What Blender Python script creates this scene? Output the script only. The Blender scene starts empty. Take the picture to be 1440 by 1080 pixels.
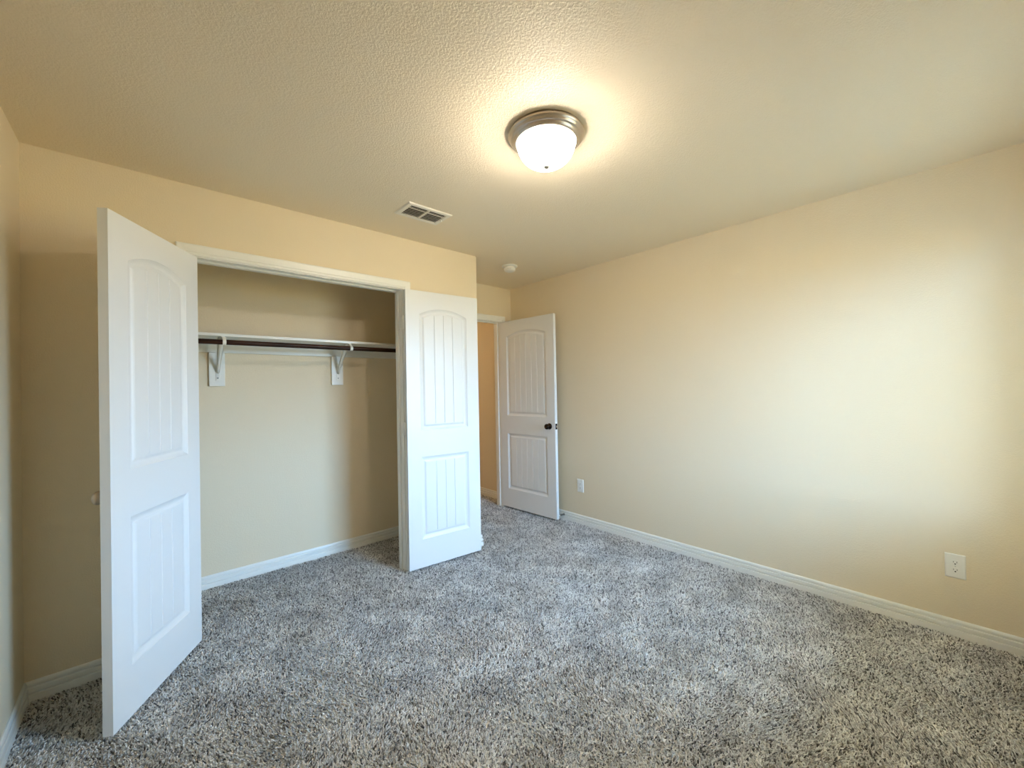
import bpy, bmesh, math, random
import numpy as np
from mathutils import Matrix, Vector

# ------------------------------------------------------------------ camera
sc = bpy.context.scene
COL = sc.collection
R = math.radians
PI = math.pi

CX, CY, CZ = -2.0882, -2.7493, 1.3254
YAW, PITCH, ROLL, FPX = 41.9608, 0.4327, -1.0744, 570.9578
yw, pt, rl = R(YAW), R(PITCH), R(ROLL)
fwd = Vector((math.sin(yw) * math.cos(pt), math.cos(yw) * math.cos(pt), math.sin(pt)))
r0 = Vector((math.cos(yw), -math.sin(yw), 0))
u0 = r0.cross(fwd)
rgt = math.cos(rl) * r0 + math.sin(rl) * u0
upv = -math.sin(rl) * r0 + math.cos(rl) * u0
cam_d = bpy.data.cameras.new('camera')
cam = bpy.data.objects.new('camera', cam_d)
COL.objects.link(cam)
m3 = Matrix((rgt, upv, -fwd)).transposed()
cam.matrix_world = Matrix.Translation((CX, CY, CZ)) @ m3.to_4x4()
cam_d.sensor_fit = 'HORIZONTAL'
cam_d.sensor_width = 36.0
cam_d.lens = 36.0 * FPX / 1440.0
cam_d.clip_start = 0.02
cam_d.clip_end = 200
sc.camera = cam

# ------------------------------------------------------------------ exposure, world, daylight
sc.view_settings.view_transform = 'Standard'
sc.view_settings.look = 'None'
sc.view_settings.gamma = 1.0
sc.view_settings.exposure = 0.09
sc.view_settings.use_curve_mapping = False
sc.cycles.max_bounces = 12
sc.cycles.diffuse_bounces = 8
sc.cycles.glossy_bounces = 4
sc.cycles.transmission_bounces = 8
sc.cycles.sample_clamp_indirect = 6.0

SKY_UP = (0.36, 0.63, 1.0, 1)
SKY_HZ = (0.38, 0.65, 1.0, 1)
SKY_S = 44.0
GROUND = (1.0, 0.90, 0.45, 1)
GROUND_S = 14.0
LAMP_COL = (1.0, 0.89, 0.77, 1)
LAMP_S = 50.0
BULB_W = 26.0

world = bpy.data.worlds.new('daylight')
sc.world = world
world.use_nodes = True
nt = world.node_tree
nt.nodes.clear()
wo = nt.nodes.new('ShaderNodeOutputWorld')
bg = nt.nodes.new('ShaderNodeBackground')
tc = nt.nodes.new('ShaderNodeTexCoord')
sx = nt.nodes.new('ShaderNodeSeparateXYZ')
nt.links.new(tc.outputs['Generated'], sx.inputs[0])
cr = nt.nodes.new('ShaderNodeValToRGB')
mr = nt.nodes.new('ShaderNodeMapRange')
mr.inputs['From Min'].default_value = -1
nt.links.new(sx.outputs['Z'], mr.inputs['Value'])
nt.links.new(mr.outputs[0], cr.inputs[0])
def sc4(c, s, n=1.0 / 56.0): return (c[0] * s * n, c[1] * s * n, c[2] * s * n, 1)
el = cr.color_ramp.elements
el[0].position = 0.0; el[0].color = sc4(GROUND, GROUND_S)
el[1].position = 1.0; el[1].color = sc4(SKY_UP, SKY_S * 1.15)
e = el.new(0.47); e.color = sc4(GROUND, GROUND_S)
e = el.new(0.50); e.color = sc4(SKY_HZ, SKY_S * .9)
e = el.new(0.62); e.color = sc4(SKY_HZ, SKY_S)
e = el.new(0.75); e.color = sc4(SKY_UP, SKY_S * 1.15)
mz = nt.nodes.new('ShaderNodeMapRange')       # the sky is brighter towards +x than towards -x
mz.inputs['From Min'].default_value = -.7; mz.inputs['From Max'].default_value = .65
mz.inputs['To Min'].default_value = .42; mz.inputs['To Max'].default_value = 1.35
nt.links.new(sx.outputs['X'], mz.inputs['Value'])
vs_ = nt.nodes.new('ShaderNodeVectorMath'); vs_.operation = 'SCALE'
nt.links.new(cr.outputs[0], vs_.inputs[0]); nt.links.new(mz.outputs[0], vs_.inputs['Scale'])
nt.links.new(vs_.outputs[0], bg.inputs['Color'])
bg.inputs['Strength'].default_value = 56.0
nt.links.new(bg.outputs[0], wo.inputs['Surface'])

# added thin area light outside, nearly level, for blind stripes on the right wall
gd = bpy.data.lights.new('added_stripe_light', 'AREA'); gd.shape = 'RECTANGLE'; gd.size = 9.0; gd.size_y = .07
gd.energy = 230; gd.color = (1.0, .88, .74)
go = bpy.data.objects.new('added_stripe_light', gd); COL.objects.link(go)
go.location = (-4.6, -10.5, 1.02)
go.rotation_euler = Vector((.55, 1.0, .045)).to_track_quat('-Z', 'Y').to_euler()

# ------------------------------------------------------------------ dimensions (metres)
H = 2.44
XL, XR = -2.4965, 1.0151
YD, YB = 0.7013, 0.7152          # wall with the bedroom door, back of the closet
YW = -3.10                       # wall with the window, behind the camera
T = 0.11
OPL, OPR = -1.905, -0.690        # closet opening
OPH = 2.056
BDL, BDR = 0.078, 0.853          # bedroom doorway
BDH = 2.052
ZF = -0.012                      # backing under the carpet pile
WX0, WX1, WZ0, WZ1 = -.30, .78, .62, 2.08   # window

# ------------------------------------------------------------------ helpers
def tag(o, label=None, cat=None, kind=None, group=None):
    if label: o['label'] = label
    if cat: o['category'] = cat
    if kind: o['kind'] = kind
    if group: o['group'] = group
    return o

class MB:
    """collects shapes, then links them as ONE mesh object"""
    def __init__(s): s.v = []; s.f = []; s.sm = []
    def add(s, vs, fs, smooth=False):
        b = len(s.v); s.v += [tuple(v) for v in vs]
        for f in fs: s.f.append(tuple(b + i for i in f)); s.sm.append(smooth)
        return s
    def box(s, x0, x1, y0, y1, z0, z1, M=None):
        vs = [Vector((x, y, z)) for z in (z0, z1) for y in (y0, y1) for x in (x0, x1)]
        if M is not None: vs = [M @ v for v in vs]
        return s.add(vs, [(0, 2, 3, 1), (4, 5, 7, 6), (0, 1, 5, 4), (1, 3, 7, 5), (3, 2, 6, 7), (2, 0, 4, 6)])
    def bevbox(s, x0, x1, y0, y1, z0, z1, b=0.002, seg=2, M=None):
        bm = bmesh.new()
        bmesh.ops.create_cube(bm, size=1)
        for v in bm.verts:
            v.co = Vector(((x0 + x1) / 2 + v.co.x * (x1 - x0), (y0 + y1) / 2 + v.co.y * (y1 - y0), (z0 + z1) / 2 + v.co.z * (z1 - z0)))
        bmesh.ops.bevel(bm, geom=bm.edges[:], offset=b, segments=seg, affect='EDGES', profile=0.5)
        vs = [v.co.copy() for v in bm.verts]
        if M is not None: vs = [M @ v for v in vs]
        bm.verts.index_update()
        fs = [tuple(v.index for v in f.verts) for f in bm.faces]
        bm.free()
        return s.add(vs, fs)
    def lathe(s, prof, n=48, M=None, smooth=True):
        """prof: (radius, z) pairs, spun about local z"""
        vs = []; fs = []
        for r_, z in prof:
            for k in range(n):
                a = 2 * PI * k / n
                v = Vector((r_ * math.cos(a), r_ * math.sin(a), z))
                vs.append(M @ v if M is not None else v)
        for i in range(len(prof) - 1):
            for k in range(n):
                k2 = (k + 1) % n
                fs.append((i * n + k, i * n + k2, (i + 1) * n + k2, (i + 1) * n + k))
        return s.add(vs, fs, smooth)
    def tube(s, pts, r, n=12, smooth=True, flat=1.0):
        pts = [Vector(p) for p in pts]
        vs = []; fs = []
        for i, p in enumerate(pts):
            d = (pts[min(i + 1, len(pts) - 1)] - pts[max(i - 1, 0)]).normalized()
            ref = Vector((1, 0, 0)) if abs(d.x) < .9 else Vector((0, 0, 1))
            a = (ref - d * ref.dot(d)).normalized(); b = d.cross(a)
            for k in range(n):
                t = 2 * PI * k / n
                vs.append(p + a * math.cos(t) * r + b * math.sin(t) * r * flat)
        for i in range(len(pts) - 1):
            for k in range(n):
                k2 = (k + 1) % n
                fs.append((i * n + k, i * n + k2, (i + 1) * n + k2, (i + 1) * n + k))
        fs.append(tuple(range(n))[::-1]); fs.append(tuple((len(pts) - 1) * n + k for k in range(n)))
        return s.add(vs, fs, smooth)
    def prism(s, poly, axis, a0, a1, cut0=None, cut1=None):
        """poly of 2D points extruded along axis between a0 and a1 (cuts: functions giving an offset per point, for mitres)"""
        n = len(poly); vs = []
        for k, a in ((0, a0), (1, a1)):
            for p in poly:
                off = (cut0 if k == 0 else cut1)
                aa = a + (off(p) if off else 0)
                vs.append({'x': (aa, p[0], p[1]), 'y': (p[0], aa, p[1]), 'z': (p[0], p[1], aa)}[axis])
        fs = [(i, (i + 1) % n, n + (i + 1) % n, n + i) for i in range(n)]
        fs += [tuple(range(n))[::-1], tuple(range(n, 2 * n))]
        return s.add(vs, fs)
    def build(s, name, mat, parent=None, origin=None):
        me = bpy.data.meshes.new(name)
        vs = s.v
        if origin is not None:
            o_ = Vector(origin); vs = [tuple(Vector(v) - o_) for v in vs]
        me.from_pydata(vs, [], s.f)
        me.polygons.foreach_set('use_smooth', s.sm)
        bm = bmesh.new(); bm.from_mesh(me); bmesh.ops.recalc_face_normals(bm, faces=bm.faces[:]); bm.to_mesh(me); bm.free()
        me.materials.append(mat); me.update()
        o = bpy.data.objects.new(name, me); COL.objects.link(o)
        if origin is not None: o.location = origin
        if parent is not None: o.parent = parent
        return o

def empty(name, loc=(0, 0, 0), rz=0):
    o = bpy.data.objects.new(name, None); COL.objects.link(o)
    o.location = loc; o.rotation_euler = (0, 0, rz); o.empty_display_size = .05
    return o

def srgb(r, g, b):
    f = lambda c: (c / 255 / 12.92) if c / 255 <= .04045 else ((c / 255 + .055) / 1.055) ** 2.4
    return (f(r), f(g), f(b), 1)

# ------------------------------------------------------------------ materials
def mat(name, col, rough=.5, metal=0.0, spec=.5):
    m = bpy.data.materials.new(name); m.use_nodes = True
    b = m.node_tree.nodes['Principled BSDF']
    b.inputs['Base Color'].default_value = col
    b.inputs['Roughness'].default_value = rough
    b.inputs['Metallic'].default_value = metal
    b.inputs['Specular IOR Level'].default_value = spec
    return m

def noise(m, scale, detail=2, rough=.5, vec=None, stretch=None):
    n = m.node_tree
    t = n.nodes.new('ShaderNodeTexCoord'); s = n.nodes.new('ShaderNodeTexNoise')
    s.inputs['Scale'].default_value = scale; s.inputs['Detail'].default_value = detail; s.inputs['Roughness'].default_value = rough
    if stretch:
        mp = n.nodes.new('ShaderNodeMapping'); mp.inputs['Scale'].default_value = stretch
        n.links.new(t.outputs['Object'], mp.inputs[0]); n.links.new(mp.outputs[0], s.inputs['Vector'])
    else:
        n.links.new(t.outputs['Object'], s.inputs['Vector'])
    return s

def bump(m, src, strength, dist):
    n = m.node_tree; b = n.nodes.new('ShaderNodeBump')
    b.inputs['Strength'].default_value = strength; b.inputs['Distance'].default_value = dist
    n.links.new(src, b.inputs['Height'])
    n.links.new(b.outputs[0], n.nodes['Principled BSDF'].inputs['Normal'])
    return b

def tint(m, src, c0, c1, p0=.3, p1=.7):
    n = m.node_tree; r_ = n.nodes.new('ShaderNodeValToRGB')
    r_.color_ramp.elements[0].position = p0; r_.color_ramp.elements[0].color = c0
    r_.color_ramp.elements[1].position = p1; r_.color_ramp.elements[1].color = c1
    n.links.new(src, r_.inputs[0]); n.links.new(r_.outputs[0], n.nodes['Principled BSDF'].inputs['Base Color'])
    return r_

def plaster(name, col, sc_, strength, dist):
    m = mat(name, col, .62, spec=.35)
    a = noise(m, sc_, 3, .55)
    rmp = m.node_tree.nodes.new('ShaderNodeMapRange')
    rmp.interpolation_type = 'SMOOTHSTEP'
    rmp.inputs['From Min'].default_value = .38; rmp.inputs['From Max'].default_value = .62
    m.node_tree.links.new(a.outputs[0], rmp.inputs[0])
    bump(m, rmp.outputs[0], strength, dist)
    return m

WALLC = srgb(229, 215, 187)
M_wall = plaster('painted drywall', WALLC, 170, .35, .0012)
M_ceil = plaster('textured ceiling', srgb(240, 226, 199), 135, .45, .0018)
M_white = mat('white trim paint', srgb(236, 236, 230), .32)
g = noise(M_white, 60, 3); bump(M_white, g.outputs[0], .06, .001)
M_door = mat('white moulded door skin', srgb(228, 229, 227), .36)
g = noise(M_door, 90, 4, .6, stretch=(1, 1, .06)); bump(M_door, g.outputs[0], .12, .0006)
M_plastic = mat('white plastic', srgb(240, 239, 232), .3)
M_plastic_dk = mat('grey white plastic', srgb(205, 205, 200), .4)
M_slot = mat('dark slot', srgb(28, 25, 22), .6)
M_duct = mat('dark duct', srgb(38, 32, 26), .7)
M_ventwhite = mat('white painted metal', srgb(238, 232, 218), .4)
M_bronze = mat('oil rubbed bronze', srgb(52, 42, 36), .25, 1.0)
M_nickel = mat('brushed nickel', srgb(196, 184, 170), .30, 1.0)
g = noise(M_nickel, 220, 2, .5, stretch=(1, 1, 6)); bump(M_nickel, g.outputs[0], .05, .0004)
M_steel = mat('steel spring', srgb(150, 148, 144), .3, 1.0)
M_rod = mat('dark stained wood', srgb(62, 34, 20), .45, spec=.25)
g = noise(M_rod, 22, 5, .6, stretch=(.12, 3, 3)); tint(M_rod, g.outputs[0], srgb(28, 13, 8), srgb(78, 42, 22), .35, .8)
M_blind = mat('white blind slat', srgb(238, 238, 232), .45)

M_glass = bpy.data.materials.new('lit frosted glass'); M_glass.use_nodes = True
b = M_glass.node_tree.nodes['Principled BSDF']
b.inputs['Base Color'].default_value = (.9, .88, .82, 1); b.inputs['Roughness'].default_value = .4
b.inputs['Emission Color'].default_value = LAMP_COL
n = M_glass.node_tree      # the bulbs hang inside the bowl: its lower part glows more than the part shaded by the rim
t_ = n.nodes.new('ShaderNodeTexCoord'); x_ = n.nodes.new('ShaderNodeSeparateXYZ'); r_ = n.nodes.new('ShaderNodeMapRange')
n.links.new(t_.outputs['Object'], x_.inputs[0]); n.links.new(x_.outputs['Z'], r_.inputs['Value'])
r_.inputs['From Min'].default_value = -.10; r_.inputs['From Max'].default_value = -.04
r_.inputs['To Min'].default_value = LAMP_S * 1.05; r_.inputs['To Max'].default_value = LAMP_S * .12
n.links.new(r_.outputs[0], b.inputs['Emission Strength'])
tb_ = n.nodes.new('ShaderNodeBsdfTransparent'); mx_ = n.nodes.new('ShaderNodeMixShader'); mx_.inputs[0].default_value = .5
n.links.new(b.outputs[0], mx_.inputs[1]); n.links.new(tb_.outputs[0], mx_.inputs[2])
n.links.new(mx_.outputs[0], n.nodes['Material Output'].inputs['Surface'])

M_pane = bpy.data.materials.new('window glass'); M_pane.use_nodes = True
n = M_pane.node_tree; n.nodes.clear()
o_ = n.nodes.new('ShaderNodeOutputMaterial'); tr = n.nodes.new('ShaderNodeBsdfTransparent'); gl = n.nodes.new('ShaderNodeBsdfGlossy')
gl.inputs['Roughness'].default_value = .02; mx = n.nodes.new('ShaderNodeMixShader'); fr = n.nodes.new('ShaderNodeFresnel'); fr.inputs[0].default_value = 1.3
n.links.new(fr.outputs[0], mx.inputs[0]); n.links.new(tr.outputs[0], mx.inputs[1]); n.links.new(gl.outputs[0], mx.inputs[2]); n.links.new(mx.outputs[0], o_.inputs[0])

M_carpet = mat('grey cut pile carpet', srgb(150, 148, 144), .95, spec=.1)
n = M_carpet.node_tree
geo = n.nodes.new('ShaderNodeNewGeometry')
crp = n.nodes.new('ShaderNodeValToRGB')
ce = crp.color_ramp.elements
ce[0].position = 0.0; ce[0].color = srgb(84, 83, 83)
ce[1].position = 1.0; ce[1].color = srgb(255, 253, 249)
e = ce.new(.28); e.color = srgb(186, 183, 178)
e = ce.new(.55); e.color = srgb(232, 229, 225)
n.links.new(geo.outputs['Random Per Island'], crp.inputs[0])
pn = noise(M_carpet, 5.5, 4, .6)      # brushed and trodden patches of the pile
pr_ = n.nodes.new('ShaderNodeMapRange'); pr_.inputs['From Min'].default_value = .36; pr_.inputs['From Max'].default_value = .62
pr_.inputs['To Min'].default_value = .70; pr_.inputs['To Max'].default_value = 1.0
n.links.new(pn.outputs[0], pr_.inputs['Value'])
vm = n.nodes.new('ShaderNodeVectorMath'); vm.operation = 'SCALE'
n.links.new(crp.outputs[0], vm.inputs[0]); n.links.new(pr_.outputs[0], vm.inputs['Scale'])
n.links.new(vm.outputs[0], n.nodes['Principled BSDF'].inputs['Base Color'])

# ------------------------------------------------------------------ room shell
def struct(mb, name, m, label, cat, origin=None):
    return tag(mb.build(name, m, None, origin), label, cat, 'structure')

# ceiling over room, closet, nook and hall
mb = MB(); mb.box(XL - T, 2.2, YW - T, 3.2, H, H + .1)
struct(mb, 'ceiling', M_ceil, 'beige textured ceiling spanning the whole room', 'ceiling')
# closet front wall with opening
mb = MB()
mb.box(XL, OPL - .018, 0, T, ZF, H); mb.box(OPR + .018, 0, 0, T, ZF, H); mb.box(OPL - .018, OPR + .018, 0, T, OPH + .018, H)
struct(mb, 'wall_closet', M_wall, 'beige wall around the closet opening, behind the two open closet doors', 'wall')
mb = MB(); mb.box(-T, 0, T, YB, ZF, H)
struct(mb, 'wall_alcove', M_wall, 'beige side wall of the entry alcove beyond the closet corner', 'wall')
mb = MB(); mb.box(XL, -T, YB, YB + T, ZF, H)
struct(mb, 'wall_closet_back', M_wall, 'beige back wall inside the closet behind the shelf', 'wall')
mb = MB(); mb.box(XL - T, XL, YW - T, YB + T, ZF, H)
struct(mb, 'wall_left', M_wall, 'sliver of beige wall at the left edge beside the open closet door', 'wall')
mb = MB(); mb.box(XR, XR + T, YW - T, 3.2, ZF, H)
struct(mb, 'wall_right', M_wall, 'long bare beige wall with daylight on it at the right', 'wall')
# wall with bedroom doorway
mb = MB()
mb.box(-T, BDL - .018, YB, YD + T + .02, ZF, H)
mb.box(0, BDL - .018, YD, YB, ZF, H)
mb.box(BDR + .018, XR, YD, YD + T, ZF, H); mb.box(BDL - .018, BDR + .018, YD, YD + T, BDH + .018, H)
struct(mb, 'wall_far', M_wall, 'beige wall above the bedroom doorway at the end of the alcove', 'wall')
# hall
mb = MB(); mb.box(-.6, XR, 3.1, 3.2, ZF, H); mb.box(-.6, -.5, YB + T, 3.1, ZF, H)
struct(mb, 'wall_hall', M_wall, 'dim beige wall in the hall beyond the doorway', 'wall')
# window wall
mb = MB()
mb.box(XL, WX0, YW - T, YW, ZF, H); mb.box(WX1, XR, YW - T, YW, ZF, H)
mb.box(WX0, WX1, YW - T, YW, ZF, WZ0); mb.box(WX0, WX1, YW - T, YW, WZ1, H)
struct(mb, 'wall_window', M_wall, 'beige wall with the window behind the camera', 'wall')

# floor: backing sheet and tufts of cut pile in one mesh
def build_floor():
    rng = np.random.default_rng(7)
    S = .0078
    X, Y = np.meshgrid(np.arange(XL, XR, S), np.arange(YW, 3.1, S))
    X = X.ravel(); Y = Y.ravel()
    keep = (Y < YB) | ((X > 0) & (Y < 1.9))
    keep &= ~((Y > 0) & (Y < T) & ((X < OPL - .015) | ((X > OPR + .015) & (X < 0))))
    keep &= ~((X > -T) & (X < 0) & (Y > 0))
    keep &= ~((Y > YD) & (X > BDR + .015) & (Y < YD + T))
    X = X[keep]; Y = Y[keep]; N = len(X)
    X = X + rng.uniform(-.5, .5, N) * S; Y = Y + rng.uniform(-.5, .5, N) * S
    def vnoise(x, y, cell, seed):
        g_ = np.random.default_rng(seed).uniform(-1, 1, (256, 256))
        fx = x / cell + 60; fy = y / cell + 60
        ix = np.floor(fx).astype(int); iy = np.floor(fy).astype(int); tx = fx - ix; ty = fy - iy
        tx = tx * tx * (3 - 2 * tx); ty = ty * ty * (3 - 2 * ty)
        a = lambda i, j: g_[(ix + i) % 256, (iy + j) % 256]
        return (a(0, 0) * (1 - tx) + a(1, 0) * tx) * (1 - ty) + (a(0, 1) * (1 - tx) + a(1, 1) * tx) * ty
    lx = .7 * vnoise(X, Y, .30, 1) + .5 * vnoise(X, Y, .11, 2) + .35 * vnoise(X, Y, .035, 5)
    ly = .7 * vnoise(X, Y, .30, 3) + .5 * vnoise(X, Y, .11, 4) + .35 * vnoise(X, Y, .035, 6)
    hh = .0115 * (1 + .12 * vnoise(X, Y, .12, 8) + rng.uniform(-.22, .22, N))
    lx = (lx + rng.normal(0, .6, N)) * .0085; ly = (ly + rng.normal(0, .6, N)) * .0085
    th = rng.uniform(0, 2 * PI, N); rad = rng.uniform(.0026, .0040, N)
    V = np.zeros((N, 7, 3), dtype=np.float32)
    for k in range(3):
        a = th + k * 2 * PI / 3
        V[:, k, 0] = X + rad * .7 * np.cos(a); V[:, k, 1] = Y + rad * .7 * np.sin(a); V[:, k, 2] = ZF
        a = a + .6
        V[:, 3 + k, 0] = X + lx * .65 + rad * np.cos(a); V[:, 3 + k, 1] = Y + ly * .65 + rad * np.sin(a); V[:, 3 + k, 2] = ZF + hh * .72
    V[:, 6, 0] = X + lx; V[:, 6, 1] = Y + ly; V[:, 6, 2] = ZF + hh
    quad = np.array([[0, 1, 4, 3], [1, 2, 5, 4], [2, 0, 3, 5]]); tri = np.array([[3, 4, 6], [4, 5, 6], [5, 3, 6]])
    base = (np.arange(N) * 7)[:, None, None]
    Q = (base + quad[None]).reshape(-1, 4); Tt = (base + tri[None]).reshape(-1, 3)
    # backing
    bx = np.array([[XL - .01, YW - .01, ZF], [XR + .01, YW - .01, ZF], [XR + .01, 3.15, ZF], [XL - .01, 3.15, ZF],
                   [XL - .01, YW - .01, -.1], [XR + .01, YW - .01, -.1], [XR + .01, 3.15, -.1], [XL - .01, 3.15, -.1]], dtype=np.float32)
    nb = N * 7
    BQ = nb + np.array([[0, 1, 2, 3], [7, 6, 5, 4], [0, 4, 5, 1], [1, 5, 6, 2], [2, 6, 7, 3], [3, 7, 4, 0]])
    allv = np.concatenate([V.reshape(-1, 3), bx]); Q = np.concatenate([Q, BQ])
    me = bpy.data.meshes.new('floor')
    me.vertices.add(len(allv)); me.vertices.foreach_set('co', allv.ravel())
    nl = len(Q) * 4 + len(Tt) * 3
    me.loops.add(nl); me.loops.foreach_set('vertex_index', np.concatenate([Q.ravel(), Tt.ravel()]).astype(np.int32))
    me.polygons.add(len(Q) + len(Tt))
    st = np.concatenate([np.arange(len(Q)) * 4, len(Q) * 4 + np.arange(len(Tt)) * 3]).astype(np.int32)
    me.polygons.foreach_set('loop_start', st)
    me.update(calc_edges=True); me.materials.append(M_carpet)
    sm_ = np.ones(len(me.polygons), dtype=bool); sm_[len(Q) - 6:len(Q)] = False
    me.polygons.foreach_set('use_smooth', sm_)
    o = bpy.data.objects.new('floor', me); COL.objects.link(o)
    tag(o, 'grey mottled cut pile carpet covering the bedroom and closet floor', 'carpet floor', 'structure')
build_floor()

# ------------------------------------------------------------------ baseboards
BH = .081
BP = [(0, ZF), (.0150, ZF), (.0150, .022), (.0140, .0275), (.0050, .0290), (.0045, .0340), (.0118, .0360), (.0122, .0385), (.0122, .052),
      (.0105, .0548), (.0040, .0558), (.0035, .0608), (.0092, .0622), (.0094, .070), (.0075, .0765), (.0040, BH), (0, BH)]
def baseboard(mb, axis, a0, a1, at, sign, m0=0, m1=0):
    """board along an axis; 'at' is the wall face and sign the side it stands out to; m = +1 outside corner, -1 inside corner"""
    poly = [(at + sign * d, z) for d, z in BP]
    c0 = (lambda p: -m0 * abs(p[0] - at)) if m0 else None
    c1 = (lambda p: m1 * abs(p[0] - at)) if m1 else None
    mb.prism(poly, axis, a0, a1, c0, c1)
    return mb
CAS = .060; REV = .005
mb = MB(); baseboard(mb, 'y', YW, YD, XR, -1, -1, -1)
bb_right = struct(mb, 'baseboard_right', M_white, 'white moulded baseboard along the foot of the long right wall', 'baseboard')
mb = MB(); baseboard(mb, 'y', YW, 0, XL, 1, -1, -1)
struct(mb, 'baseboard_left', M_white, 'white baseboard at the foot of the left wall', 'baseboard')
mb = MB(); baseboard(mb, 'x', XL, OPL - REV - CAS, 0, -1, -1, 0)
struct(mb, 'baseboard_closet_front', M_white, 'white baseboard in shadow behind the left closet door', 'baseboard')
mb = MB(); baseboard(mb, 'x', OPR + REV + CAS, 0, 0, -1, 0, 1); baseboard(mb, 'y', 0, YD, 0, 1, 1, -1)
struct(mb, 'baseboard_corner', M_white, 'white baseboard wrapping the wall corner right of the closet', 'baseboard')
mb = MB(); baseboard(mb, 'x', XL, -T, YB, -1, -1, -1)
struct(mb, 'baseboard_closet_back', M_white, 'white baseboard along the back wall inside the closet', 'baseboard')
mb = MB(); baseboard(mb, 'y', T, YB, -T, -1, -1, -1); baseboard(mb, 'y', T, YB, XL, 1, -1, -1)
struct(mb, 'baseboard_closet_sides', M_white, 'white baseboards at the two ends of the closet', 'baseboard')
mb = MB(); baseboard(mb, 'y', YD + T, 3.1, XR, -1, 0, -1)
struct(mb, 'baseboard_hall', M_white, 'white baseboard in the hall seen through the doorway', 'baseboard')
mb = MB(); baseboard(mb, 'x', XL, XR, YW, 1, -1, -1)
struct(mb, 'baseboard_window', M_white, 'white baseboard under the window', 'baseboard')

# ------------------------------------------------------------------ jambs and casings
CP = [(0, 0), (0, .009), (.003, .0115), (.010, .0120), (.013, .0095), (.016, .0095), (.020, .0130), (.036, .0150), (.052, .0165), (.057, .0150), (CAS, .011), (CAS, 0)]
def casing(mb, x0, x1, zt, yface, sgn, z0=ZF):
    """profiled casing round an opening x0..x1, top zt, on the face y = yface standing out to sgn"""
    def ring(o_, d):   # o_ = offset outward, d = standing out
        y = yface + sgn * d
        return [(x0 - REV - o_, y, z0), (x0 - REV - o_, y, zt + REV + o_), (x1 + REV + o_, y, zt + REV + o_), (x1 + REV + o_, y, z0)]
    vs = []
    for o_, d in CP: vs += ring(o_, d)
    n_ = len(CP); fs = []
    for i in range(n_ - 1):
        for k in range(3):
            fs.append((i * 4 + k, i * 4 + k + 1, (i + 1) * 4 + k + 1, (i + 1) * 4 + k))
    for k in range(3):
        fs.append(((n_ - 1) * 4 + k, (n_ - 1) * 4 + k + 1, k + 1, k))
    fs.append(tuple(i * 4 for i in range(n_))[::-1]); fs.append(tuple(i * 4 + 3 for i in range(n_)))
    mb.add(vs, fs)
def frame(mb, x0, x1, zt, y0, y1, s0, s1):
    """jamb boards lining an opening plus the stop strip from s0 to s1"""
    mb.box(x0 - .018, x0, y0, y1, ZF, zt + .018); mb.box(x1, x1 + .018, y0, y1, ZF, zt + .018); mb.box(x0, x1, y0, y1, zt, zt + .018)
    mb.bevbox(x0, x0 + .011, s0, s1, ZF, zt, .002); mb.bevbox(x1 - .011, x1, s0, s1, ZF, zt, .002); mb.bevbox(x0 + .011, x1 - .011, s0, s1, zt - .011, zt, .002)

mb = MB(); frame(mb, OPL, OPR, OPH, 0, T, .048, .084)
casing(mb, OPL, OPR, OPH, 0, -1)
trim1 = struct(mb, 'trim_1', M_white, 'white moulded casing and jamb framing the closet opening', 'door frame')
for x in (-1.375, -1.215):
    s_ = MB(); s_.bevbox(x - .028, x + .028, .006, .034, OPH - .0025, OPH, .001)
    s_.box(x - .008, x + .008, .012, .028, OPH - .0035, OPH - .002)
    s_.build('catch_strike', M_white, trim1)
for z in (1.81, 1.03, .25):
    s_ = MB(); s_.bevbox(OPR - .002, OPR, .004, .034, z - .045, z + .045, .0008)
    s_.build('hinge_plate', M_white, trim1)
mb = MB(); frame(mb, BDL, BDR, BDH, YD, YD + T, YD + .042, YD + .078)
casing(mb, BDL, BDR, BDH, YD, -1); casing(mb, BDL, BDR, BDH, YD + T, 1)
trim2 = struct(mb, 'trim_2', M_white, 'white casing and jamb around the bedroom doorway', 'door frame')

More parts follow.
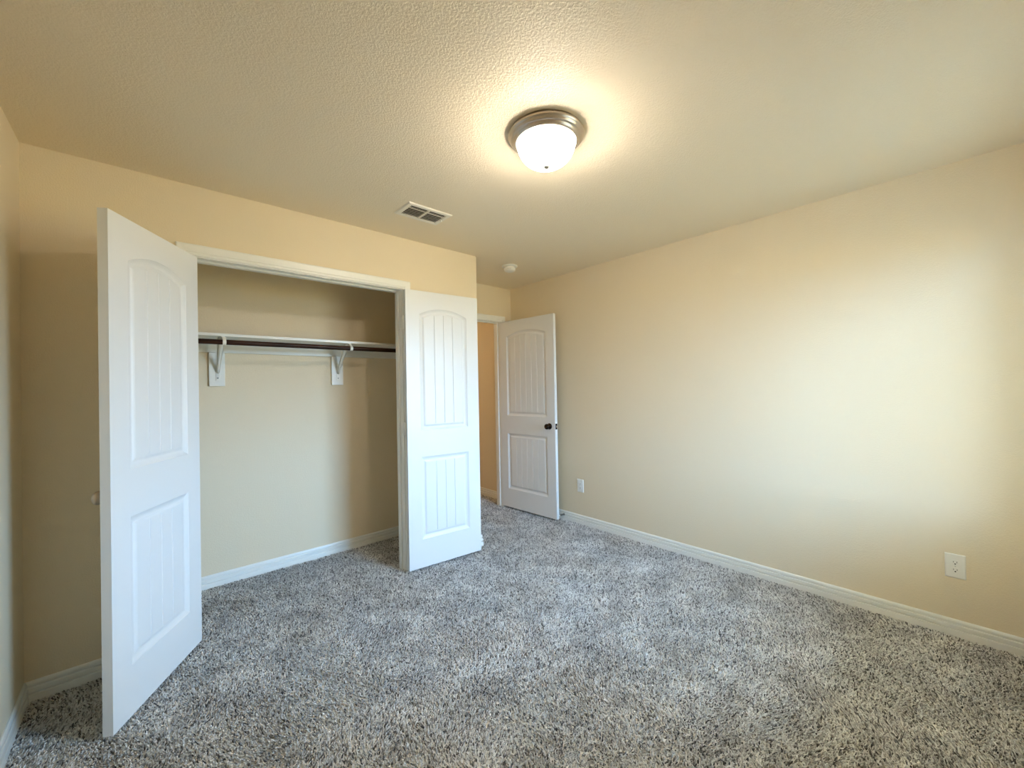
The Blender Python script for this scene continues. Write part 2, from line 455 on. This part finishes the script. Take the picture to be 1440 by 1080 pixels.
# ------------------------------------------------------------------ doors
def lines(bps, fine=.0022, coarse=.06):
    """bps: list of (a, b, step)"""
    out = []
    for a, b_, st in bps:
        k = max(1, int(round((b_ - a) / st)))
        out += [a + (b_ - a) * i / k for i in range(k)]
    out.append(bps[-1][1])
    return out
PROF = [(0, 0), (.0025, -.0030), (.006, -.0048), (.012, -.0085), (.019, -.0112), (.026, -.0120), (.030, -.0112), (.036, -.0072), (.042, -.0052), (.046, -.005)]
def pval(d):
    if d <= 0: return 0
    for (a, ha), (b_, hb) in zip(PROF, PROF[1:]):
        if d < b_: return ha + (hb - ha) * (d - a) / (b_ - a)
    return PROF[-1][1]
def leaf_mesh(w, h, t, planks, zb=0.0):
    uL, uR = .104, w - .104
    vA, vS, v1, v2, v3 = 1.927, 1.877, 1.016, .822, .217
    vA, vS, v1, v2, v3 = [q - zb for q in (vA, vS, v1, v2, v3)]
    rise = vA - vS; half = (uR - uL) / 2; rad = (half * half + rise * rise) / (2 * rise); uc = (uL + uR) / 2
    def arch(u):
        x = min(abs(u - uc), half)
        return vA - rad + math.sqrt(rad * rad - x * x)
    def cosA(u):
        x = min(abs(u - uc), half); return math.sqrt(rad * rad - x * x) / rad
    MW = .046
    fl, fr = uL + MW, uR - MW
    gs = [fl + (fr - fl) * k / planks for k in range(1, planks)]
    ub = [(0, uL, .06), (uL, fl, .0023)]
    last = fl
    for g_ in gs:
        ub += [(last, g_ - .0035, .012), (g_ - .0035, g_ + .0035, .00175)]; last = g_ + .0035
    ub += [(last, fr, .012), (fr, uR, .0023), (uR, w, .06)]
    us = lines(ub)
    vs_ = lines([(0, v3, .08), (v3, v3 + MW, .0023), (v3 + MW, v2 - MW, .08), (v2 - MW, v2, .0023), (v2, v1, .06), (v1, v1 + MW, .0023),
                 (v1 + MW, vA - .25, .08), (vA - .25, vA - MW, .02), (vA - MW - .004, vA, .0023), (vA, h, .03)])
    vs_ = sorted(set(round(q, 6) for q in vs_))
    def warp(u, v):
        drop = vA - arch(u)
        if v <= vA - .25 or v >= h: return v
        if v < vA - .06: k = (v - (vA - .25)) / .19
        elif v <= vA: k = 1
        else: k = (h - v) / (h - vA)
        return v - drop * k
    def hgt(u, v):
        for b0, top in ((v3, v2), (v1, None)):
            tt = top if top is not None else arch(u)
            dt = tt - v if top is not None else (tt - v) * cosA(u)
            d = min(u - uL, uR - u, v - b0, dt)
            if d > 0:
                r_ = pval(d)
                if d > MW - .001:
                    for g_ in gs:
                        if abs(u - g_) < .0035: r_ -= .0046 * (1 - abs(u - g_) / .0035)
                return r_
        return 0
    V = []; F = []; nu = len(us); nv = len(vs_)
    for side in (0, 1):
        for v in vs_:
            for u in us:
                vv = warp(u, v); z = hgt(u, vv)
                V.append((u, (0 - z) if side == 0 else (t + z), vv))
        o_ = side * nu * nv
        for j in range(nv - 1):
            for i in range(nu - 1):
                q = (o_ + j * nu + i, o_ + j * nu + i + 1, o_ + (j + 1) * nu + i + 1, o_ + (j + 1) * nu + i)
                F.append(q if side == 0 else q[::-1])
    A = lambda s_, j, i: s_ * nu * nv + j * nu + i
    for j in range(nv - 1):
        F.append((A(0, j, 0), A(0, j + 1, 0), A(1, j + 1, 0), A(1, j, 0)))
        F.append((A(0, j, nu - 1), A(1, j, nu - 1), A(1, j + 1, nu - 1), A(0, j + 1, nu - 1)))
    for i in range(nu - 1):
        F.append((A(0, 0, i), A(1, 0, i), A(1, 0, i + 1), A(0, 0, i + 1)))
        F.append((A(0, nv - 1, i), A(0, nv - 1, i + 1), A(1, nv - 1, i + 1), A(1, nv - 1, i)))
    return V, F

def door(name, w, h, t, planks, loc, rz, label):
    V, F = leaf_mesh(w, h, t, planks, loc[2])
    me = bpy.data.meshes.new(name); me.from_pydata(V, [], F); me.materials.append(M_door)
    o = bpy.data.objects.new(name, me); COL.objects.link(o)
    o.location = loc; o.rotation_euler = (0, 0, rz)
    tag(o, label, 'door', 'structure')
    return o

def knob(parent, x, y, z, out, m, big=1.0):
    """round door knob; out = +1/-1 along local y"""
    prof = [(0, 0), (.030, 0), (.031, .003), (.028, .007), (.014, .009), (.011, .014), (.011, .026), (.015, .030), (.024, .036), (.0275, .044), (.0265, .052), (.020, .059), (.010, .0625), (0, .063)]
    Mx = Matrix.Translation((x, y, z)) @ Matrix.Rotation(R(90) if out < 0 else R(-90), 4, 'X')
    mb_ = MB(); mb_.lathe([(r_ * big, q * big) for r_, q in prof], 32, Mx)
    return mb_.build('door_knob', m, parent)

def hinge(parent, x, y, z, pm, m=None):
    mb_ = MB()
    mb_.tube([(x, y, z - .045), (x, y, z + .045)], .0065, 10)
    mb_.tube([(x, y, z - .050), (x, y, z - .045)], .0045, 10); mb_.tube([(x, y, z + .045), (x, y, z + .050)], .0045, 10)
    return mb_.build('hinge', m or M_white, parent)

LT = .035
# left closet leaf
LW, LH = .608, 2.0363
aL = R(-121.07)
nx, ny = math.sin(R(121.07)), math.cos(R(121.07))
door1 = door('door_1', LW, LH, LT, 4, (-1.8824 - LT * nx, -.02 - LT * ny, .0137), aL, 'large white arched panel closet door swung open at the left')
knob(door1, .548, 0, .903, -1, M_nickel)['label'] = 'brushed nickel knob'
# right closet leaf
aR = R(-4.98)
door2 = door('door_2', .609, LH, LT, 4, (-.6959, -.065, .0137), aR, 'white closet door folded back flat against the wall right of the closet')
for z in (1.80, 1.02, .24): hinge(door2, -.004, LT - .002, z, 0)
# bedroom door
aB = math.atan2(-math.sin(R(93.4158)), -math.cos(R(93.4158)))
door3 = door('door_3', .766, 2.0324, LT, 6, (.8478, .7082, .0137), aB, 'white bedroom door with dark knob standing open in the alcove')
knob(door3, .766 - .070, 0, .914, -1, M_bronze)['label'] = 'dark bronze knob'
knob(door3, .766 - .070, LT, .914, 1, M_bronze)['label'] = 'dark bronze knob'
mb = MB(); mb.bevbox(.766 - .0005, .766 + .0015, LT / 2 - .0125, LT / 2 + .0125, .914 - .028, .914 + .028, .0006)
mb.build('latch_plate', M_bronze, door3)
mb = MB(); mb.bevbox(.766, .766 + .011, LT / 2 - .006, LT / 2 + .006, .914 - .009, .914 + .009, .002)
mb.build('latch_bolt', M_nickel, door3)

# ------------------------------------------------------------------ closet shelf, rod, brackets
SZ = 1.706; SY = .4335; ST = .018
sh = empty('closet_shelf', (-1.30, YB, SZ))
tag(sh, 'white shelf board running across the closet above the dark rod', 'shelf')
def P(mb_, name, m, par): # build in the parent's frame
    o = mb_.build(name, m, None, tuple(par.location)); o.parent = par; o.location = (0, 0, 0); return o
mb = MB(); mb.bevbox(XL + .001, -T - .001, SY, YB - .001, SZ - ST, SZ, .0015); P(mb, 'board', M_white, sh)
mb = MB(); mb.bevbox(XL + .001, -T - .001, YB - .019, YB - .001, SZ - ST - .086, SZ - ST, .0015); P(mb, 'cleat', M_white, sh)
mb = MB(); mb.bevbox(-T - .019, -T - .001, SY + .01, YB - .020, SZ - ST - .086, SZ - ST, .0015); P(mb, 'cleat', M_white, sh)
mb = MB(); mb.bevbox(XL + .001, XL + .019, SY + .01, YB - .020, SZ - ST - .086, SZ - ST, .0015); P(mb, 'cleat', M_white, sh)

RY, RZ, RR = .418, 1.648, .0165
mb = MB(); mb.tube([(XL + .001, RY, RZ), (-1.6, RY, RZ), (-.8, RY, RZ), (-T - .001, RY, RZ)], RR, 24)
tag(mb.build('closet_rod', M_rod, None, (-1.3, RY, RZ)), 'dark stained wooden hanging rod under the closet shelf', 'closet rod')

def bracket(xc, label):
    t_ = empty('shelf_bracket', (xc, YB, 1.37))
    tag(t_, label, 'shelf bracket', None, 'brackets under the closet shelf')
    b_ = MB(); b_.bevbox(xc - .045, xc + .045, YB - .019, YB - .001, 1.370, SZ - ST - .087, .0015); P(b_, 'backing_board', M_white, t_)
    x = xc + .004; yb = YB - .0195
    # vertical leg on the backing, flat plate
    b_ = MB(); b_.bevbox(x - .011, x + .011, yb - .0035, yb, 1.405, 1.600, .001)
    b_.lathe([(.0, .0), (.005, .0), (.005, .002), (0, .003)], 12, Matrix.Translation((x, yb - .0035, 1.425)) @ Matrix.Rotation(R(90), 4, 'X'))
    P(b_, 'wall_plate', M_plastic, t_)
    # screw
    b_ = MB(); b_.lathe([(0, 0), (.0032, 0), (.0032, .0012), (0, .0018)], 12, Matrix.Translation((x, yb - .0062, 1.425)) @ Matrix.Rotation(R(90), 4, 'X'))
    P(b_, 'screw', M_slot, t_)
    # arm under the shelf
    b_ = MB(); b_.bevbox(x - .010, x + .010, RY + .012, YB - .020, SZ - ST - .0045, SZ - ST - .0005, .001); P(b_, 'arm', M_plastic, t_)
    # pressed diagonal brace, folded V section that widens towards the top
    b_ = MB()
    A = Vector((x, yb - .004, 1.465)); B = Vector((x, RY + .030, SZ - ST - .005))
    n_ = 14; vs = []
    d = (B - A).normalized(); nn = d.cross(Vector((1, 0, 0))).normalized()
    if nn.z > 0: nn = -nn
    for i in range(n_ + 1):
        k = i / n_; p = A.lerp(B, k) + nn * (-.022 * math.sin(PI * k))
        hw = .010 + .014 * k ** 1.3
        for s_, dep in ((-1, 0), (-.45, .008), (0, .012), (.45, .008), (1, 0), (.4, .004), (0, .008), (-.4, .004)):
            vs.append(p + Vector((hw * s_, 0, 0)) + nn * dep)
    fs = []
    for i in range(n_):
        for k in range(8): fs.append((i * 8 + k, i * 8 + (k + 1) % 8, (i + 1) * 8 + (k + 1) % 8, (i + 1) * 8 + k))
    fs.append(tuple(range(8))[::-1]); fs.append(tuple(n_ * 8 + k for k in range(8)))
    b_.add(vs, fs, True)
    P(b_, 'brace', M_plastic, t_)
    # rod hook: band wrapping front of the rod
    b_ = MB(); pts = []
    hx = x + .006; w_ = .0095
    path = [(RY + .028, SZ - ST - .006), (RY + .016, SZ - ST - .006)]
    for a in np.linspace(100, 330, 16):
        path.append((RY + (RR + .0022) * math.cos(R(a)), RZ + (RR + .0022) * math.sin(R(a))))
    vs = []; n_ = len(path)
    for i, (py, pz) in enumerate(path):
        q0 = path[max(i - 1, 0)]; q1 = path[min(i + 1, n_ - 1)]
        dy, dz = q1[0] - q0[0], q1[1] - q0[1]; L_ = math.hypot(dy, dz) or 1; ny_, nz_ = -dz / L_, dy / L_
        for sx_, o_ in ((-1, -.0018), (1, -.0018), (1, .0018), (-1, .0018)):
            vs.append((hx + sx_ * w_, py + ny_ * o_, pz + nz_ * o_))
    fs = [(i * 4 + k, i * 4 + (k + 1) % 4, (i + 1) * 4 + (k + 1) % 4, (i + 1) * 4 + k) for i in range(n_ - 1) for k in range(4)]
    fs += [(3, 2, 1, 0), tuple((n_ - 1) * 4 + k for k in range(4))]
    b_.add(vs, fs)
    P(b_, 'rod_hook', M_plastic, t_)
bracket(-1.727, 'white shelf bracket on the closet back wall, nearer the large open left door')
bracket(-.920, 'white shelf bracket on the closet back wall, nearer the closet opening right jamb')

# ------------------------------------------------------------------ ceiling lamp
LX, LY = -.7695, -1.5375
lamp = empty('ceiling_light', (LX, LY, H))
tag(lamp, 'round flush ceiling light with brushed nickel rim and glowing frosted dome', 'ceiling light')
mb = MB(); mb.lathe([(0, -.0005), (.150, -.0005), (.1600, -.0008), (.1600, -.006), (.1650, -.009), (.1665, -.014), (.1650, -.019), (.160, -.022), (.1575, -.025), (.156, -.030), (.151, -.033), (.147, -.034),
                     (.145, -.039), (.139, -.045), (.135, -.047), (.131, -.047), (.129, -.044), (.127, -.030), (0, -.030)], 96)
mb.build('rim', M_nickel, lamp)
prof = [(.128, -.040)]
for k in range(0, 19):
    a = R(90 * k / 18)
    prof.append((.128 * math.cos(a) ** .82 if k < 18 else .0001, -.046 - .100 * math.sin(a) ** 1.12))
mb = MB(); mb.lathe(prof, 64); mb.build('glass_dome', M_glass, lamp)
ld = bpy.data.lights.new('bulb', 'POINT'); ld.energy = BULB_W; ld.color = LAMP_COL[:3]; ld.shadow_soft_size = .035
lo = bpy.data.objects.new('bulb', ld); COL.objects.link(lo); lo.parent = lamp; lo.location = (0, 0, -.080)
mb = MB(); mb.lathe([(0, -.1430), (.013, -.1440), (.014, -.148), (.011, -.152), (.006, -.156), (0, -.157)], 20); mb.build('finial', M_nickel, lamp)

# ------------------------------------------------------------------ air vent
vx0, vx1, vy0, vy1 = -.920, -.6165, -.570, -.370
vent = empty('air_vent', ((vx0 + vx1) / 2, (vy0 + vy1) / 2, H))
tag(vent, 'white rectangular ceiling vent with dark louver slots above the closet', 'air vent')
w2, d2 = (vx1 - vx0) / 2, (vy1 - vy0) / 2
ix, iy0, iy1 = w2 - .030, -d2 + .030, d2 - .030
mb = MB()
def ring(x, ya, yb_, z): return [(-x, ya, z), (x, ya, z), (x, yb_, z), (-x, yb_, z)]
vs = ring(w2, -d2, d2, -.0005) + ring(w2, -d2, d2, -.003) + ring(w2 - .006, -d2 + .006, d2 - .006, -.0085) + ring(ix + .004, iy0 - .004, iy1 + .004, -.0095) + ring(ix, iy0, iy1, -.007) + ring(ix, iy0, iy1, -.0005)
fs = [(i * 4 + k, i * 4 + (k + 1) % 4, (i + 1) * 4 + (k + 1) % 4, (i + 1) * 4 + k) for i in range(5) for k in range(4)]
mb.add(vs, fs); mb.build('frame', M_ventwhite, vent)
mb = MB(); mb.box(-ix, ix, iy0, iy1, -.0012, -.0004); mb.build('duct_opening', M_duct, vent)
mb = MB(); mb.bevbox(-.006, .006, iy0, iy1, -.0095, -.002, .0012)
mb.build('divider', M_ventwhite, vent)
NL = 7; st_ = (iy1 - iy0) / NL
for sx_ in (0, 1):
    xa, xb = (-ix, -.006) if sx_ == 0 else (.006, ix)
    for k in range(1, NL):
        yc = iy0 + st_ * k
        Mx = Matrix.Translation((0, yc, -.0055)) @ Matrix.Rotation(R(32), 4, 'X')
        mb = MB(); mb.box(xa, xb, -.0060, .0060, -.0005, .0005, Mx); mb.build('louver', M_ventwhite, vent)
mb = MB(); mb.bevbox(-ix, ix, iy0 + st_ * 1.15, iy0 + st_ * 1.5, -.0092, -.0078, .0005); mb.build('cross_bar', M_ventwhite, vent)
mb = MB(); mb.bevbox(w2 - .026, w2 - .018, -.004, .004, -.020, -.008, .002); mb.build('damper_lever', M_ventwhite, vent)

# ------------------------------------------------------------------ smoke detector
sd = empty('smoke_detector', (.402, .022, H))
tag(sd, 'small round white smoke detector on the ceiling near the alcove', 'smoke detector')
mb = MB(); mb.lathe([(0, -.0005), (.070, -.0005), (.072, -.002), (.072, -.008), (.069, -.011), (.046, -.012), (0, -.012)], 48); mb.build('base', M_plastic, sd)
mb = MB(); mb.lathe([(0, -.012), (.045, -.012), (.045, -.018), (.052, -.020), (.053, -.030), (.053, -.040), (.048, -.048), (.036, -.053), (0, -.055)], 48); mb.build('body', M_plastic, sd)
mb = MB()
for k in range(-3, 4):
    a = R(222) + k * .11
    Mx = Matrix.Rotation(a, 4, 'Z')
    mb.box(.046, .0535, -.0018, .0018, -.041, -.034, Mx)
mb.build('sounder_slots', M_plastic_dk, sd)

# ------------------------------------------------------------------ outlets
def outlet(y, z, label):
    o = empty('wall_outlet', (XR, y, z)); tag(o, label, 'outlet', None, 'white wall outlets on the right wall')
    pw, ph = .0375, .062
    mb_ = MB(); n_ = 1
    def rg(dy, dz, x): return [(x, -dy, -dz), (x, dy, -dz), (x, dy, dz), (x, -dy, dz)]
    vs = rg(pw, ph, -.0005) + rg(pw, ph, -.0025) + rg(pw - .004, ph - .004, -.0062)
    mb_.add(vs, [(i * 4 + k, i * 4 + (k + 1) % 4, (i + 1) * 4 + (k + 1) % 4, (i + 1) * 4 + k) for i in range(2) for k in range(4)] + [(8, 9, 10, 11)])
    mb_.build('plate', M_plastic, o)
    for sz in (-1, 1):
        zc = sz * .0195
        f = MB(); prof_ = []
        for a in range(0, 360, 15):
            cy, cz = .0168 * math.cos(R(a)), .0168 * math.sin(R(a))
            cz = max(-.0125, min(.0125, cz)); prof_.append((cy, zc + cz))
        k_ = len(prof_)
        f.add([(-.0060, a, b_) for a, b_ in prof_] + [(-.0078, a, b_) for a, b_ in prof_], [(i, (i + 1) % k_, k_ + (i + 1) % k_, k_ + i) for i in range(k_)] + [tuple(range(k_, 2 * k_))])
        rc = f.build('receptacle', M_plastic, o)
        s_ = MB(); s_.box(-.0082, -.0070, -.0072, -.0054, zc - .002, zc + .006); s_.box(-.0082, -.0070, .0054, .0072, zc - .001, zc + .006)
        s_.lathe([(0, 0), (.0030, 0), (.0030, .0012), (0, .0012)], 12, Matrix.Translation((-.0071, 0, zc - .0075)) @ Matrix.Rotation(R(-90), 4, 'Y'))
        s_.build('slots', M_slot, rc)
    s_ = MB(); s_.lathe([(0, 0), (.0030, 0), (.0025, .0012), (0, .0014)], 12, Matrix.Translation((-.0060, 0, 0)) @ Matrix.Rotation(R(-90), 4, 'Y'))
    s_.build('screw', M_plastic_dk, o)
    return o
outlet(-2.703, .357, 'white double wall outlet low on the right wall near the right edge')
outlet(-.2605, .362, 'small far white wall outlet beside the open bedroom door')

# ------------------------------------------------------------------ spring door stop on the right baseboard
ds = empty('door_stop', (XR - .0125, -.055, .045)); tag(ds, 'small metal spring door stop on the baseboard behind the bedroom door', 'door stop')
mb = MB(); mb.lathe([(0, 0), (.011, 0), (.011, .003), (.006, .006), (0, .006)], 16, Matrix.Rotation(R(-90), 4, 'Y')); mb.build('mount', M_steel, ds)
mb = MB(); pts = [(-.005 - .062 * k / 160, .0055 * math.cos(k * .6), .0055 * math.sin(k * .6)) for k in range(161)]
mb.tube(pts, .0011, 6); mb.build('spring', M_steel, ds)
mb = MB(); mb.lathe([(0, 0), (.0075, 0), (.0085, .004), (.0075, .012), (0, .013)], 16, Matrix.Translation((-.066, 0, 0)) @ Matrix.Rotation(R(-90), 4, 'Y')); mb.build('tip', M_plastic, ds)

# ------------------------------------------------------------------ window behind the camera, with its blind
win = empty('window_1', ((WX0 + WX1) / 2, YW - T + .02, WZ0)); tag(win, 'white framed window in the wall behind the camera', 'window', 'structure')
ww, wh = (WX1 - WX0) / 2, WZ1 - WZ0
mb = MB()
for a in ((-ww, -ww + .04, 0, wh), (ww - .04, ww, 0, wh), (-ww + .04, ww - .04, 0, .04), (-ww + .04, ww - .04, wh - .04, wh)):
    mb.bevbox(a[0], a[1], -.015, .025, a[2], a[3], .002)
mb.build('window_frame', M_white, win)
mb = MB(); mb.box(-ww + .04, ww - .04, .000, .003, .04, wh - .04); mb.build('window_pane', M_pane, win)
mb = MB(); mb.bevbox(WX0 - .03, WX1 + .03, YW - .06, YW + .03, WZ0 - .02, WZ0 + .001, .003)
struct(mb, 'window_sill', M_white, 'white sill board under the window', 'window sill')
bl = empty('window_blind', ((WX0 + WX1) / 2, YW - .03, WZ0)); tag(bl, 'white horizontal slat blind hanging in the window', 'blind')
mb = MB(); mb.bevbox(-ww + .004, ww - .004, -.026, .026, wh - .045, wh - .002, .002); mb.build('headrail', M_blind, bl)
k = 0; z = wh - .070
while z > .05:
    Mx = Matrix.Translation((0, 0, z)) @ Matrix.Rotation(R(-13), 4, 'X')
    mb = MB(); mb.box(-ww + .006, ww - .006, -.025, .025, -.0014, .0014, Mx); mb.build('slat', M_blind, bl); z -= .044
mb = MB(); mb.bevbox(-ww + .006, ww - .006, -.025, .025, .010, .028, .002); mb.build('bottom_rail', M_blind, bl)

pd = bpy.data.lights.new('window_daylight_portal', 'AREA'); pd.shape = 'RECTANGLE'; pd.size = WX1 - WX0 + .1; pd.size_y = wh + .1
pd.cycles.is_portal = True
po = bpy.data.objects.new('window_daylight_portal', pd); COL.objects.link(po)
po.location = ((WX0 + WX1) / 2, YW - T - .02, (WZ0 + WZ1) / 2); po.rotation_euler = (R(90), 0, 0)

# warm lamp of the hall, above and beyond the doorway
hd = bpy.data.lights.new('hall_lamp', 'POINT'); hd.energy = 10; hd.color = (1.0, .78, .50); hd.shadow_soft_size = .12
ho = bpy.data.objects.new('hall_lamp', hd); COL.objects.link(ho); ho.location = (.2, 2.3, 2.25)
